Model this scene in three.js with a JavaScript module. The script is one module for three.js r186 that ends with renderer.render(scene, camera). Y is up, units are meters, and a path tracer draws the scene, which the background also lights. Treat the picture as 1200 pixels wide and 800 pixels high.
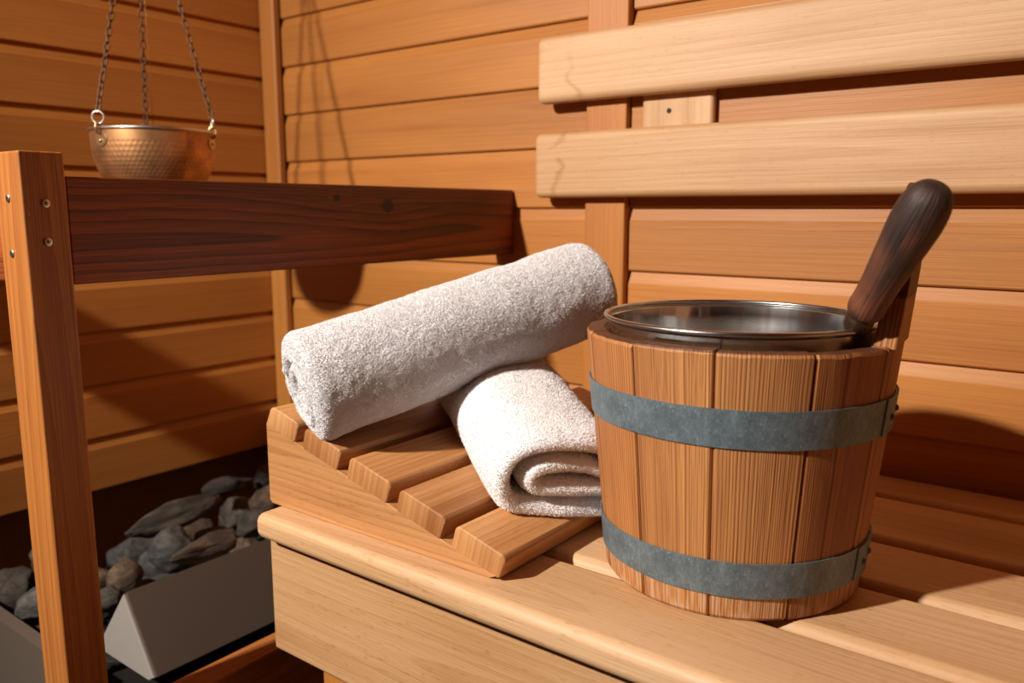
import * as THREE from 'three';
import { RoundedBoxGeometry } from 'three/addons/geometries/RoundedBoxGeometry.js';
import { mergeGeometries, toCreasedNormals, mergeVertices } from 'three/addons/utils/BufferGeometryUtils.js';
import { MeshSurfaceSampler } from 'three/addons/math/MeshSurfaceSampler.js';

// ---------------------------------------------------------------- camera, light, exposure
// World: the room corner is at x = 0, z = 0; the panelled bench wall is the plane z = 0, the stove wall the plane x = 0.
const H = 0.8;                                     // height of the bench top above the floor
const scene = new THREE.Scene();
const camera = new THREE.PerspectiveCamera(45.41, 1.5, 0.02, 30);
{
  const pitch = 9.197 * Math.PI / 180, yaw = 37.25 * Math.PI / 180;
  camera.position.set(1.582, H + 0.36, 1.18);
  camera.lookAt(camera.position.clone().add(new THREE.Vector3(-Math.sin(yaw) * Math.cos(pitch), -Math.sin(pitch), -Math.cos(yaw) * Math.cos(pitch))));
  camera.focus = 0.84; camera.userData.fStop = 4.5;
}
const LAMP = new THREE.Vector3(0.42, H + 1.36, 2.22);
const lampLight = new THREE.SpotLight(new THREE.Color(1.0, 0.92, 0.82), 72, 0, 0.89, 1, 2);
lampLight.position.copy(LAMP); lampLight.target.position.set(1.25, H + 0.15, 0.3); lampLight.castShadow = true; lampLight.shadow.radius = 2.2;
lampLight.shadow.mapSize.set(2048, 2048); lampLight.shadow.camera.near = 0.1; lampLight.shadow.camera.far = 6;
scene.add(lampLight.target);
scene.add(lampLight);
const renderer = new THREE.WebGLRenderer({ antialias: true });
renderer.toneMapping = THREE.LinearToneMapping;
renderer.toneMappingExposure = 0.36;
renderer.shadowMap.enabled = true;

// ---------------------------------------------------------------- helpers
function rngOf(seed) { let a = seed >>> 0; return () => { a = (a + 0x6D2B79F5) | 0; let t = Math.imul(a ^ (a >>> 15), 1 | a); t = (t + Math.imul(t ^ (t >>> 7), 61 | t)) ^ t; return ((t ^ (t >>> 14)) >>> 0) / 4294967296; }; }
const rnd = rngOf(20240611);
const PERM = new Float32Array(65536); { const r = rngOf(7); for (let i = 0; i < 65536; i++) PERM[i] = r() * 2 - 1; }
function n2(x, y) {                                // smooth value noise, -1..1
  const xi = Math.floor(x), yi = Math.floor(y); let fx = x - xi, fy = y - yi;
  fx = fx * fx * (3 - 2 * fx); fy = fy * fy * (3 - 2 * fy);
  const a = (xi & 255), b = ((xi + 1) & 255), c = (yi & 255) << 8, d = ((yi + 1) & 255) << 8;
  const p = PERM[a | c], q = PERM[b | c], r = PERM[a | d], s = PERM[b | d];
  return p + (q - p) * fx + (r - p) * fy + (p - q - r + s) * fx * fy;
}
const fbm2 = (x, y, o = 4) => { let s = 0, a = 0.5; for (let i = 0; i < o; i++) { s += a * n2(x + i * 17.3, y + i * 9.1); x *= 2.03; y *= 2.03; a *= 0.5; } return s; };
function n3(x, y, z) { const zi = Math.floor(z); let f = z - zi; f = f * f * (3 - 2 * f); return n2(x + zi * 37.7, y + zi * 91.3) * (1 - f) + n2(x + (zi + 1) * 37.7, y + (zi + 1) * 91.3) * f; }
const fbm3 = (x, y, z, o = 4) => { let s = 0, a = 0.5; for (let i = 0; i < o; i++) { s += a * n3(x + i * 13.7, y, z + i * 5.3); x *= 2.02; y *= 2.02; z *= 2.02; a *= 0.5; } return s; };
const clamp = (x, a = 0, b = 1) => Math.min(b, Math.max(a, x));
const sstep = (a, b, x) => { const t = clamp((x - a) / (b - a)); return t * t * (3 - 2 * t); };
const hex = (h) => [(h >> 16) & 255, (h >> 8) & 255, h & 255];
const mix3 = (a, b, t) => [a[0] + (b[0] - a[0]) * t, a[1] + (b[1] - a[1]) * t, a[2] + (b[2] - a[2]) * t];

function dataTex(data, w, h, srgb) {
  const t = new THREE.DataTexture(data, w, h, THREE.RGBAFormat);
  t.wrapS = t.wrapT = THREE.RepeatWrapping; t.magFilter = THREE.LinearFilter; t.minFilter = THREE.LinearMipmapLinearFilter; t.generateMipmaps = true;
  if (srgb) t.colorSpace = THREE.SRGBColorSpace; t.needsUpdate = true; return t;
}
// Wood: the texture holds four strips of 0.128 m, each a different board; u runs along the grain over `len` metres.
const STRIP = 0.128;
function woodTex(o) {
  const { w = 2048, h = 1024, len = 2.6, pale, dark, ring = 0.007, ringAmt = 0.5, fibre = 0.25, blotch = 0.3, quarter = false, knots = 0, seed = 1, wav = 1, stain = null, fleck = 0, streak = 0, endAt = 0, sap = 0 } = o;
  const r = rngOf(seed), col = new Uint8Array(w * h * 4), bmp = new Uint8Array(w * h * 4);
  const strips = []; for (let s = 0; s < 4; s++) {
    const kn = []; for (let k = 0; k < knots; k++) kn.push([r() * len, 0.015 + r() * 0.085, 0.004 + r() * 0.008]);
    strips.push({ vc: (0.2 + 0.6 * r()) * STRIP, d0: 0.008 + 0.02 * r(), d1: (r() - 0.5) * 0.05, ph: r() * 50, kn, tone: (r() - 0.5) * 0.16 });
  }
  const A = hex(pale), B = hex(dark), S = stain ? hex(stain.color) : null;
  for (let j = 0; j < h; j++) {
    const vAll = (j + 0.5) / h * 4, s = Math.floor(vAll), v = (vAll - s) * STRIP, st = strips[s];
    for (let i = 0; i < w; i++) {
      const u = (i + 0.5) / w * len; let kd = 0, kdark = 0, kw = 0;
      for (const k of st.kn) {
        const du = (u - k[0]) / 2.2, dv = v - k[1], d = Math.sqrt(du * du + dv * dv), q = Math.exp(-d / (k[2] * 2.4));
        kd += q * 0.02; kw += Math.exp(-((u - k[0]) ** 2) / (0.09 * 0.09)) * Math.sign(dv) * k[2] * Math.exp(-Math.abs(dv) / 0.02);
        kdark = Math.max(kdark, 1 - sstep(k[2] * 0.55, k[2], Math.sqrt((u - k[0]) ** 2 * 0.7 + dv * dv)));
      }
      let rr;
      const wv = n2(u * 2.3 * wav + st.ph, v * 6 + st.ph) * 0.006 * wav + n2(u * 9 * wav + st.ph, v * 22) * 0.0012 * wav;
      if (quarter) rr = v + wv * 0.35 + kd - kw;
      else { const d = st.d0 + st.d1 * u + 0.016 * n2(u * 1.1 + st.ph, 3.3) + kd; const q = v - kw - st.vc + wv; rr = Math.sqrt(q * q + d * d); }
      const ringVar = 1 + 0.25 * n2(rr * 60, st.ph);
      const x = rr / ring * ringVar + st.ph, fr = x - Math.floor(x);
      const lw = Math.pow(fr, 2.4) * (1 - sstep(0.93, 1, fr));              // late wood builds up, then stops short
      const fib = n2(u * 26 + st.ph, v * 1500) * 0.6 + n2(u * 9, v * 620 + st.ph) * 0.4;
      const bl = fbm2(u * 1.6 + st.ph, v * 9 + s * 7, 3);
      let t = 0.3 + ringAmt * (lw - 0.25) + fibre * fib * 0.5 + blotch * bl + st.tone;
      if (streak) t += streak * Math.max(0, n2(u * 3.1 + st.ph, v * 40 + 5)) ** 2 * 1.5;
      if (fleck) { const f = n2(u * 90, v * 900 + st.ph); if (f > 0.62) t += fleck * (f - 0.62) * 2.2; }
      if (sap) { const q = (u - sap - 0.022 * n2(v * 38 + st.ph, 1.5) - 0.006 * n2(v * 140, st.ph)) / (0.004 + 0.004 * Math.abs(n2(v * 55, st.ph + 4))); t += 0.4 * Math.exp(-q * q) * clamp(0.6 + n2(v * 70 + 3, st.ph)); }   // a sap line across the board
      t += kdark * 0.8;
      let c = mix3(A, B, clamp(t, -0.25, 1.35));
      if (stain) {                                                            // mineral bloom and wear where the wood stood wet
        const edge = stain.at + 0.008 * n2(v * 90 + st.ph, 2) + 0.012 * n2(v * 420, u * 14);
        const m = (1 - sstep(edge - 0.006, edge + 0.004, u)) * clamp(0.42 + 0.9 * n2(v * 500 + 9, u * 60) + 0.35 * n2(v * 60, u * 70));
        c = mix3(c, S, clamp(m) * stain.amt);
      }
      if (endAt && u > endAt) c = mix3(c, [74, 40, 22], 0.7 + 0.25 * n2(u * 900, v * 900));   // dark end grain of the stave tops
      const k = (j * w + i) * 4;
      col[k] = clamp(c[0], 0, 255); col[k + 1] = clamp(c[1], 0, 255); col[k + 2] = clamp(c[2], 0, 255); col[k + 3] = 255;
      const bb = clamp(0.5 + 0.3 * fib + (quarter ? 0.45 : 0.25) * (lw - 0.3) - 0.3 * kdark) * 255; bmp[k] = bmp[k + 1] = bmp[k + 2] = bb; bmp[k + 3] = 255;
    }
  }
  return { map: dataTex(col, w, h, true), bump: dataTex(bmp, w, h, false), len };
}
function woodMats(tex, { rough = 0.6, bump = 0.0004, tints = [[1, 1, 1]], coat = 0 }) {
  return tints.map((t) => { const m = new THREE.MeshPhysicalMaterial({ map: tex.map, bumpMap: tex.bump, bumpScale: bump, roughness: rough, color: new THREE.Color().setRGB(...t), clearcoat: coat, clearcoatRoughness: 0.45 }); m.userData.len = tex.len; return m; });
}
const TX = {
  wall: woodTex({ pale: 0xc98842, dark: 0x9d5f27, ring: 0.0085, ringAmt: 0.2, fibre: 0.3, blotch: 0.5, seed: 11, streak: 0.15 }),
  bench: woodTex({ pale: 0xdab38a, dark: 0xae7f50, ring: 0.009, ringAmt: 0.22, fibre: 0.25, blotch: 0.45, seed: 23, fleck: 0.5, streak: 0.25 }),
  back: woodTex({ pale: 0xdab38a, dark: 0xae7f50, ring: 0.010, ringAmt: 0.25, fibre: 0.25, blotch: 0.5, seed: 29, fleck: 0.3, streak: 0.3, sap: 0.1 }),
  wedge: woodTex({ w: 1024, len: 1.3, pale: 0xc99460, dark: 0x925c32, ring: 0.008, ringAmt: 0.35, fibre: 0.3, blotch: 0.6, seed: 37, fleck: 0.4, streak: 0.3 }),
  rail: woodTex({ w: 1024, len: 1.3, pale: 0xac571d, dark: 0x4a1b08, ring: 0.0088, ringAmt: 0.55, fibre: 0.45, blotch: 0.75, seed: 41, knots: 2, wav: 1.5, streak: 0.3 }),
  post: woodTex({ w: 1024, len: 1.3, pale: 0xb87638, dark: 0x7c411a, ring: 0.0075, ringAmt: 0.4, fibre: 0.5, blotch: 0.35, seed: 53, knots: 1 }),
  stave: woodTex({ w: 1024, len: 0.512, pale: 0xbf834c, dark: 0x6e3a1c, ring: 0.0032, ringAmt: 0.8, fibre: 0.35, blotch: 0.45, quarter: true, seed: 67, knots: 0, stain: { color: 0xcdb49e, at: 0.026, amt: 0.6 }, endAt: 0.2436 }),
};
const tn = (a, b, c) => [a, b, c];
const M = {
  wall: woodMats(TX.wall, { rough: 0.5, bump: 0.0003, tints: [tn(1, 1, 1), tn(0.93, 0.9, 0.86), tn(1, 0.95, 0.9), tn(0.9, 0.88, 0.86)] }),
  bench: woodMats(TX.bench, { rough: 0.55, tints: [tn(1, 1, 1), tn(1, 0.98, 0.96), tn(0.98, 0.97, 0.95)] }),
  back: woodMats(TX.back, { rough: 0.55, tints: [tn(1, 1, 1), tn(1, 0.98, 0.96)] }),
  wedge: woodMats(TX.wedge, { rough: 0.5, tints: [tn(1, 1, 1), tn(0.93, 0.92, 0.9), tn(1, 0.96, 0.9)] }),
  rail: woodMats(TX.rail, { rough: 0.5, tints: [tn(1, 1, 1)] }),
  post: woodMats(TX.post, { rough: 0.5, tints: [tn(1, 1, 1)] }),
  stave: woodMats(TX.stave, { rough: 0.6, bump: 0.0009, tints: [tn(1, 1, 1), tn(0.9, 0.84, 0.8), tn(1, 0.95, 0.88), tn(0.82, 0.72, 0.66)] }),
};
function noiseTex(w, h, fn, srgb) { const d = new Uint8Array(w * h * 4); for (let j = 0; j < h; j++) for (let i = 0; i < w; i++) { const c = fn(i / w, j / h), k = (j * w + i) * 4; d[k] = clamp(c[0], 0, 255); d[k + 1] = clamp(c[1], 0, 255); d[k + 2] = clamp(c[2], 0, 255); d[k + 3] = 255; } return dataTex(d, w, h, srgb); }
const std = (p) => new THREE.MeshPhysicalMaterial(p);
const zincMap = noiseTex(512, 256, (u, v) => { const a = n2(u * 120, v * 22) * 0.5 + n2(u * 300 + 5, v * 60) * 0.5, b = fbm2(u * 24, v * 6, 3), sp = Math.max(0, n2(u * 420, v * 80 + 3) - 0.55) * 2.4; const g = 0.5 + 0.09 * a + 0.1 * b + 0.25 * sp; return [164 * g + 22, 184 * g + 26, 192 * g + 30]; }, true);
const copperMap = noiseTex(512, 256, (u, v) => { const b = fbm2(u * 10, v * 8, 4), g = 0.86 + 0.25 * b; return [222 * g, 164 * g, 112 * g]; }, true);
const stoneMap = noiseTex(512, 512, (u, v) => { const b = fbm2(u * 22, v * 22, 5), c = n2(u * 190, v * 190); const g = 1 + 0.55 * b + 0.2 * c; return [128 * g, 122 * g, 116 * g]; }, true);
const stoneBump = noiseTex(512, 512, (u, v) => { const g = 128 + 110 * fbm2(u * 40, v * 40, 5); return [g, g, g]; });
const steelRough = noiseTex(512, 256, (u, v) => { const g = 60 + 34 * n2(u * 3, v * 140) + 34 * fbm2(u * 14, v * 9, 3); return [g, g, g]; });
const handleTex = noiseTex(512, 512, (u, v) => { const g = n2(u * 40, v * 4) * 0.5 + n2(u * 130, v * 9) * 0.5, b = fbm2(u * 6, v * 7, 3), worn = sstep(0.0, 1.0, 0.95 - v + 0.7 * b); const c = mix3([56, 38, 32], [98, 56, 37], clamp(worn)); const k = 1 + 0.22 * g + 0.25 * b; return [c[0] * k, c[1] * k, c[2] * k]; }, true);
const handleBump = noiseTex(512, 512, (u, v) => { const g = 128 + 70 * n2(u * 90, v * 5) + 50 * n2(u * 180, v * 14); return [g, g, g]; });
const MAT = {
  zinc: std({ map: zincMap, roughness: 0.5, metalness: 0.25, bumpMap: zincMap, bumpScale: 0.0001 }),
  rivet: std({ color: 0x4a4a46, roughness: 0.5, metalness: 0.5 }),
  steel: std({ color: new THREE.Color().setRGB(0.55, 0.57, 0.58), metalness: 1, roughness: 1, roughnessMap: steelRough, side: THREE.DoubleSide }),
  copper: std({ map: copperMap, metalness: 0.9, roughness: 0.5, side: THREE.DoubleSide }),
  tin: std({ color: new THREE.Color().setRGB(0.66, 0.62, 0.57), metalness: 1, roughness: 0.35 }),
  brass: std({ color: new THREE.Color().setRGB(0.62, 0.45, 0.24), metalness: 1, roughness: 0.4 }),
  chain: std({ color: new THREE.Color().setRGB(0.13, 0.07, 0.035), metalness: 0.6, roughness: 0.55 }),
  screw: std({ color: new THREE.Color().setRGB(0.55, 0.5, 0.42), metalness: 1, roughness: 0.35 }),
  screwDark: std({ color: 0x1a130d, roughness: 0.7 }),
  towel: std({ color: new THREE.Color().setRGB(0.95, 0.935, 0.95), roughness: 1, sheen: 0.3, sheenRoughness: 0.8, sheenColor: new THREE.Color(1, 1, 1) }),
  handle: std({ map: handleTex, roughness: 0.58, bumpMap: handleBump, bumpScale: 0.0006 }),
  ferrule: std({ color: 0x4a3524, roughness: 0.45, metalness: 0.6 }),
  stoveSteel: std({ color: 0x655a51, roughness: 0.45, metalness: 0.35, side: THREE.DoubleSide }),
  stoveSteelLit: std({ color: 0xb4aea8, roughness: 0.45, metalness: 0.3 }),  // paler version of the stove steel, light on the end face painted in
  stoveDark: std({ color: 0x1b1613, roughness: 0.7, metalness: 0.2 }),
  core: std({ color: 0x9a6c42, roughness: 0.8 }),
  glass: std({ color: 0xffffff, roughness: 0.02, transmission: 1, thickness: 0, ior: 1.5 }),
  floor: std({ color: 0x3a322b, roughness: 0.7 }),
  black: std({ color: 0x120d0a, roughness: 0.8 }),
  globe: std({ color: 0xfff4e6, roughness: 0.3, emissive: new THREE.Color(1.0, 0.86, 0.72), emissiveIntensity: 40 }),
};
const counts = {};
function numbered(n) { counts[n] = (counts[n] ?? -1) + 1; return counts[n] ? n + '_' + String(counts[n]).padStart(3, '0') : n; }
function shade(o) { o.traverse((c) => { if (c.isMesh) { c.castShadow = c !== lampGlobe; c.receiveShadow = true; } }); return o; }
let lampGlobe = null;
function group(name, label, category, [x, y, z] = [0, 0, 0], grp) { const o = new THREE.Group(); o.name = numbered(name); o.position.set(x, y, z); o.userData = { label, category }; if (grp) o.userData.group = grp; scene.add(o); return o; }
function part(parent, name, geo, mat, pos, rot) { const m = new THREE.Mesh(geo, mat); m.name = name; if (pos) m.position.set(...pos); if (rot) m.rotation.set(...rot); parent.add(m); return m; }
function structure(name, label) { const o = new THREE.Group(); o.name = name; o.userData = { kind: 'structure', label, category: name.split('_')[0] }; scene.add(o); return o; }
// uv in metres on any geometry for a strip texture: `ax` is the grain axis, the other two make the across coordinate
function grainUV(geo, ax, len, strip, off = 0, flip = false) {
  geo = geo.index ? geo.toNonIndexed() : geo;
  const p = geo.attributes.position, uv = new Float32Array(p.count * 2), nrm = new THREE.Vector3(), a = new THREE.Vector3(), b = new THREE.Vector3(), c = new THREE.Vector3();
  geo.computeBoundingBox(); const bb = geo.boundingBox, mn = bb.min.toArray(), mx = bb.max.toArray(), oth = [0, 1, 2].filter((k) => k !== ax);
  for (let t = 0; t < p.count; t += 3) {
    a.fromBufferAttribute(p, t); b.fromBufferAttribute(p, t + 1); c.fromBufferAttribute(p, t + 2);
    nrm.subVectors(b, a).cross(c.clone().sub(a)).normalize(); const nn = nrm.toArray().map(Math.abs);
    for (let k = 0; k < 3; k++) {
      const q = [p.getX(t + k), p.getY(t + k), p.getZ(t + k)]; let U, V;
      const w0 = mx[oth[0]] - mn[oth[0]], w1 = mx[oth[1]] - mn[oth[1]], wide = w0 > w1 ? oth[0] : oth[1], thin = w0 > w1 ? oth[1] : oth[0];
      if (nn[ax] > 0.93) { U = q[ax] - mn[ax] + (q[thin] - mn[thin]) * 0.12; V = q[wide] - mn[wide]; }
      else if (nn[thin] >= nn[wide] * 0.98) { U = q[ax] - mn[ax]; V = q[wide] - mn[wide]; }
      else { U = q[ax] - mn[ax]; V = q[wide] > (mn[wide] + mx[wide]) / 2 ? (mx[wide] - mn[wide]) - (mx[thin] - q[thin]) : mx[thin] - q[thin]; }
      V = clamp(V, 0.0008, STRIP - 0.0008); if (flip) V = STRIP - V;
      uv[(t + k) * 2] = (U + off) / len; uv[(t + k) * 2 + 1] = (strip + V / STRIP) / 4;
    }
  }
  geo.setAttribute('uv', new THREE.BufferAttribute(uv, 2)); return geo;
}
let boardSeq = 0;
// a board between two corners, edges rounded, grain along its longest side (or `ax`)
function board(parent, name, mats, [x0, y0, z0], [x1, y1, z1], r = 0.004, opt = {}) {
  const s = [x1 - x0, y1 - y0, z1 - z0], ax = opt.ax ?? s.indexOf(Math.max(...s)); boardSeq++;
  let g = r ? new RoundedBoxGeometry(s[0], s[1], s[2], opt.seg ?? 3, Math.min(r, ...s.map((v) => v * 0.49))) : new THREE.BoxGeometry(...s);
  const rr = rngOf(boardSeq * 977 + 5), m = mats[opt.tint ?? Math.floor(rr() * mats.length)], len = m.userData.len;
  g = grainUV(g, ax, len, opt.strip ?? Math.floor(rr() * 4), opt.off ?? rr() * Math.max(0.05, len - s[ax] - 0.05), opt.flip ?? rr() > 0.5);
  const pv = opt.pivot ?? [0, 0, 0];
  return part(parent, name, g, m, [(x0 + x1) / 2 - pv[0], (y0 + y1) / 2 - pv[1], (z0 + z1) / 2 - pv[2]]);
}

// ---------------------------------------------------------------- the room
const RX = 3.2, RZ = 2.42, RY = H + 1.52;         // room size
const floor = structure('floor', 'dark floor of the sauna cabin'); part(floor, 'floor_slab', new THREE.BoxGeometry(RX + 0.7, 0.1, RZ + 0.7), MAT.floor, [RX / 2, -0.05, RZ / 2]);
const ceiling = structure('ceiling', 'wood panelled ceiling of the sauna cabin');
part(ceiling, 'ceiling_slab', new THREE.BoxGeometry(RX + 0.3, 0.1, RZ + 0.3), MAT.core, [RX / 2, RY + 0.07, RZ / 2]);
// a tongue and groove plank: flat face, long bevel along its top edge, groove above; `along` x or z, facing +z or +x
const PT = 0.014;
function plankGeo(length, h, seq, mats, { bevel = 0.019, deep = 0.008 } = {}) {
  const sh = new THREE.Shape();                    // x = depth towards the room, y = height
  sh.moveTo(0, 0.0012); sh.lineTo(PT - 0.002, 0.0012); sh.lineTo(PT, 0.0035); sh.lineTo(PT, h - bevel - 0.001); sh.lineTo(PT - 0.0012, h - bevel + 0.001); sh.lineTo(PT - deep, h + 0.001); sh.lineTo(0, h + 0.001); sh.closePath();
  let g = new THREE.ExtrudeGeometry(sh, { depth: length, bevelEnabled: false, steps: 1 });
  const rr = rngOf(seq * 613 + 3), m = mats[Math.floor(rr() * mats.length)];
  g = grainUV(g, 2, m.userData.len, Math.floor(rr() * 4), rr() * Math.max(0.02, m.userData.len - length - 0.03), rr() > 0.5);
  return [g, m];
}
let plankSeq = 0;
function planksOn(parent, wall, from, to, ys) {    // wall: 'right' (z = 0), 'left' (x = 0), 'front' (z = RZ), 'side' (x = RX)
  for (let k = 0; k < ys.length - 1; k++) {
    const [g, m] = plankGeo(to - from, ys[k + 1] - ys[k], ++plankSeq, M.wall); const o = part(parent, 'plank', g, m);
    if (wall === 'left') o.position.set(-PT, ys[k], from);
    if (wall === 'right') { o.rotation.y = -Math.PI / 2; o.position.set(to, ys[k], -PT); o.rotation.y = -Math.PI / 2; }
    if (wall === 'front') { o.rotation.y = Math.PI / 2; o.position.set(from, ys[k], RZ + PT); }
    if (wall === 'side') { o.rotation.y = Math.PI; o.position.set(RX + PT, ys[k], to); }
  }
}
const ysOf = (first, pitch, top) => { const a = []; for (let y = first; y < top - 0.03; y += pitch) a.push(y); a.push(top); return a; };
const wallLeft = structure('wall_left', 'stove wall of horizontal orange wood planks');
const LOW = H - 0.188;                              // below this height the walls step back behind the stove
part(wallLeft, 'wall_core', new THREE.BoxGeometry(0.2, RY - LOW + 0.02, RZ + 0.2), MAT.core, [-PT - 0.1, (RY + LOW) / 2 + 0.01, RZ / 2]); part(wallLeft, 'wall_core', new THREE.BoxGeometry(0.1, LOW, RZ + 0.2), MAT.core, [-0.165, LOW / 2, RZ / 2]);
planksOn(wallLeft, 'left', 0.002, RZ, ysOf(H + 0.143 - 0.1043 * 3 - 0.018, 0.1043, RY).map((y, i) => (i === 0 ? y : i < 3 ? y : y)));
const wallRight = structure('wall_right', 'bench wall of horizontal orange wood planks');
part(wallRight, 'wall_core', new THREE.BoxGeometry(RX + 0.4, RY - LOW + 0.02, 0.2), MAT.core, [RX / 2, (RY + LOW) / 2 + 0.01, -PT - 0.1]); part(wallRight, 'wall_core', new THREE.BoxGeometry(RX + 0.4, LOW, 0.1), MAT.core, [RX / 2, LOW / 2, -0.165]);
const yr = ysOf(H + 0.158 - 0.1017 * 3 - 0.035, 0.1017, RY);
for (let i = 1; i < yr.length - 1; i++) yr[i] = H + 0.158 + 0.1017 * (i - 3);
const yrHi = yr.filter((y) => y > H - 0.2);
planksOn(wallRight, 'right', 0.0522, 0.847, yrHi); planksOn(wallRight, 'right', 0.924, RX, yrHi);
const GX = 1.1;                                    // from here on the unseen door wall is glass, added to cut bounce
const wallFront = structure('wall_front', 'door wall of wood planks behind the viewer'); part(wallFront, 'wall_core', new THREE.BoxGeometry(GX, RY + 0.02, 0.1), MAT.core, [GX / 2, RY / 2, RZ + PT + 0.05]);
planksOn(wallFront, 'front', 0, GX, ysOf(0.01, 0.104, RY));
const glassPane = (name, label, x0, x1, handle) => {
  const g = structure(name, label), f = 0.05, zc = RZ + 0.03; part(g, 'pane', new THREE.BoxGeometry(x1 - x0 - 2 * f, RY - 2 * f, 0.008), MAT.glass, [(x0 + x1) / 2, RY / 2, zc]);
  for (const [a, b] of [[[x0, 0, RZ], [x0 + f, RY, RZ + 0.06]], [[x1 - f, 0, RZ], [x1, RY, RZ + 0.06]], [[x0 + f, 0, RZ], [x1 - f, f, RZ + 0.06]], [[x0 + f, RY - f, RZ], [x1 - f, RY, RZ + 0.06]]]) board(g, 'frame', M.wall, a, b, 0.004);
  if (handle) part(g, 'handle', new THREE.CapsuleGeometry(0.014, 0.3, 6, 14), M.wall[0], [x0 + 0.11, 1.05, RZ + 0.005]);
};
glassPane('door_added_1', 'added unseen glass door in a wooden frame that lets bounced light out', GX, GX + 0.8, true); glassPane('window_added_1', 'added unseen glass panel beside the door that lets bounced light out', GX + 0.8, RX, false);  // glazing added out of view so less light bounces back into the cabin
const wallSide = structure('wall_side', 'end wall of wood planks across from the stove'); part(wallSide, 'wall_core', new THREE.BoxGeometry(0.1, RY + 0.02, RZ + 0.2), MAT.core, [RX + PT + 0.05, RY / 2, RZ / 2]);
planksOn(wallSide, 'side', 0, RZ, ysOf(0.01, 0.104, RY));
for (let k = 0; k < Math.ceil(RX / 0.125); k++) { const x0 = k * 0.125, g = grainUV(new THREE.BoxGeometry(0.122, 0.016, RZ), 2, 2.6, k % 4, 0.05); part(ceiling, 'plank', g, M.wall[k % 4], [x0 + 0.0625, RY + 0.008, RZ / 2]); }
const cornerTrim = structure('trim_1', 'upright wood strip covering the corner of the two walls'); board(cornerTrim, 'strip', M.wall, [0.001, H - 0.2, 0.001], [0.052, RY, 0.02], 0.005, { tint: 0, strip: 0 });
const batten = structure('trim_2', 'upright wood batten on the bench wall behind the backrest'); board(batten, 'strip', M.wall, [0.847, H - 0.3, -PT], [0.922, RY, 0.014], 0.003, { tint: 2, strip: 1 });
// ---------------------------------------------------------------- lamp
const lamp = group('wall_spotlight', 'dark metal spotlight on the door wall aimed at the bench', 'lamp', [LAMP.x, LAMP.y, RZ]);
part(lamp, 'wall_plate', new THREE.CylinderGeometry(0.05, 0.055, 0.03, 32), MAT.black, [0, 0.05, -0.0152], [Math.PI / 2, 0, 0]);
{
  const aim = lampLight.target.position.clone().sub(LAMP).normalize(), q = new THREE.Quaternion().setFromUnitVectors(new THREE.Vector3(0, -1, 0), aim), at = LAMP.clone().addScaledVector(aim, -0.006).sub(lamp.position);
  const sh = part(lamp, 'shade', new THREE.LatheGeometry([[0, 0.1], [0.03, 0.098], [0.045, 0.08], [0.052, 0.0], [0.05, 0.0], [0.043, 0.078], [0.029, 0.095], [0, 0.097]].map((p) => new THREE.Vector2(...p)), 40), MAT.black, at.toArray()); sh.quaternion.copy(q);
  lampGlobe = part(lamp, 'glass_lens', new THREE.CylinderGeometry(0.047, 0.047, 0.004, 36), MAT.globe, at.clone().addScaledVector(aim, -0.002).toArray()); lampGlobe.quaternion.copy(q);
  const back = at.clone().addScaledVector(aim, -0.09); part(lamp, 'arm', new THREE.TubeGeometry(new THREE.QuadraticBezierCurve3(back, new THREE.Vector3(back.x, 0.05, back.z), new THREE.Vector3(0, 0.05, -0.03)), 16, 0.01, 10), MAT.black);
}

// ---------------------------------------------------------------- bench
const bench = group('sauna_bench', 'pale wooden slatted sauna bench along the panelled wall', 'bench', [0.77, 0, 0]);
const bp = { pivot: [0.77, 0, 0] };
const slats = [[0.505, 0.624, 0.032, 0, 1], [0.380, 0.496, 0.028, 1, 0], [0.256, 0.371, 0.028, 1, 3], [0.101, 0.245, 0.028, 2, 2], [0.008, 0.089, 0.028, 1, 1]];
slats.forEach(([z0, z1, t, tint, strip], i) => board(bench, 'bench_slat', M.bench, [0.768, H - t, z0], [RX - 0.004, H, z1], 0.0115, { ...bp, tint, strip, off: 0.02 + i * 0.16, flip: i % 2 === 0, seg: 5 }));
board(bench, 'front_board', M.bench, [0.764, H - 0.187, 0.574], [RX - 0.004, H - 0.0365, 0.6], 0.004, { ...bp, tint: 2, strip: 3 });
board(bench, 'leg', M.wall, [0.822, 0, 0.53], [0.88, H - 0.033, 0.573], 0.004, bp); board(bench, 'leg', M.wall, [3.0, 0, 0.53], [3.06, H - 0.033, 0.573], 0.004, bp);
for (const x of [0.9, 1.7, 2.5]) board(bench, 'cross_rail', M.wall, [x, H - 0.075, 0.012], [x + 0.045, H - 0.0335, 0.572], 0.003, bp);

// ---------------------------------------------------------------- backrest
const backrest = group('bench_backrest', 'two wide pale boards fixed one above the other as backrest', 'backrest', [0.775, H + 0.378, 0]);
const bk = { pivot: [0.775, H + 0.378, 0], seg: 5 };
board(backrest, 'backrest_board', M.back, [0.768, H + 0.532, 0.0165], [RX - 0.004, H + 0.636, 0.0435], 0.011, { ...bk, strip: 0, tint: 0, off: 0.03 });
board(backrest, 'backrest_board', M.back, [0.763, H + 0.379, 0.0165], [RX - 0.004, H + 0.484, 0.0435], 0.011, { ...bk, strip: 2, tint: 1, off: 0.05 });
for (const x of [0.95, 1.9]) {
  const b = board(backrest, 'support_block', M.back, [x, H + 0.4, 0.0005], [x + 0.118, H + 0.61, 0.016], 0.007, { ...bk, tint: 1, ax: 1, off: 0.6 });
  part(b, 'screw_plug', new THREE.CylinderGeometry(0.004, 0.004, 0.004, 14), MAT.screwDark, [-0.012, 0.003, 0.0062], [Math.PI / 2, 0, 0]);
}

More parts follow.
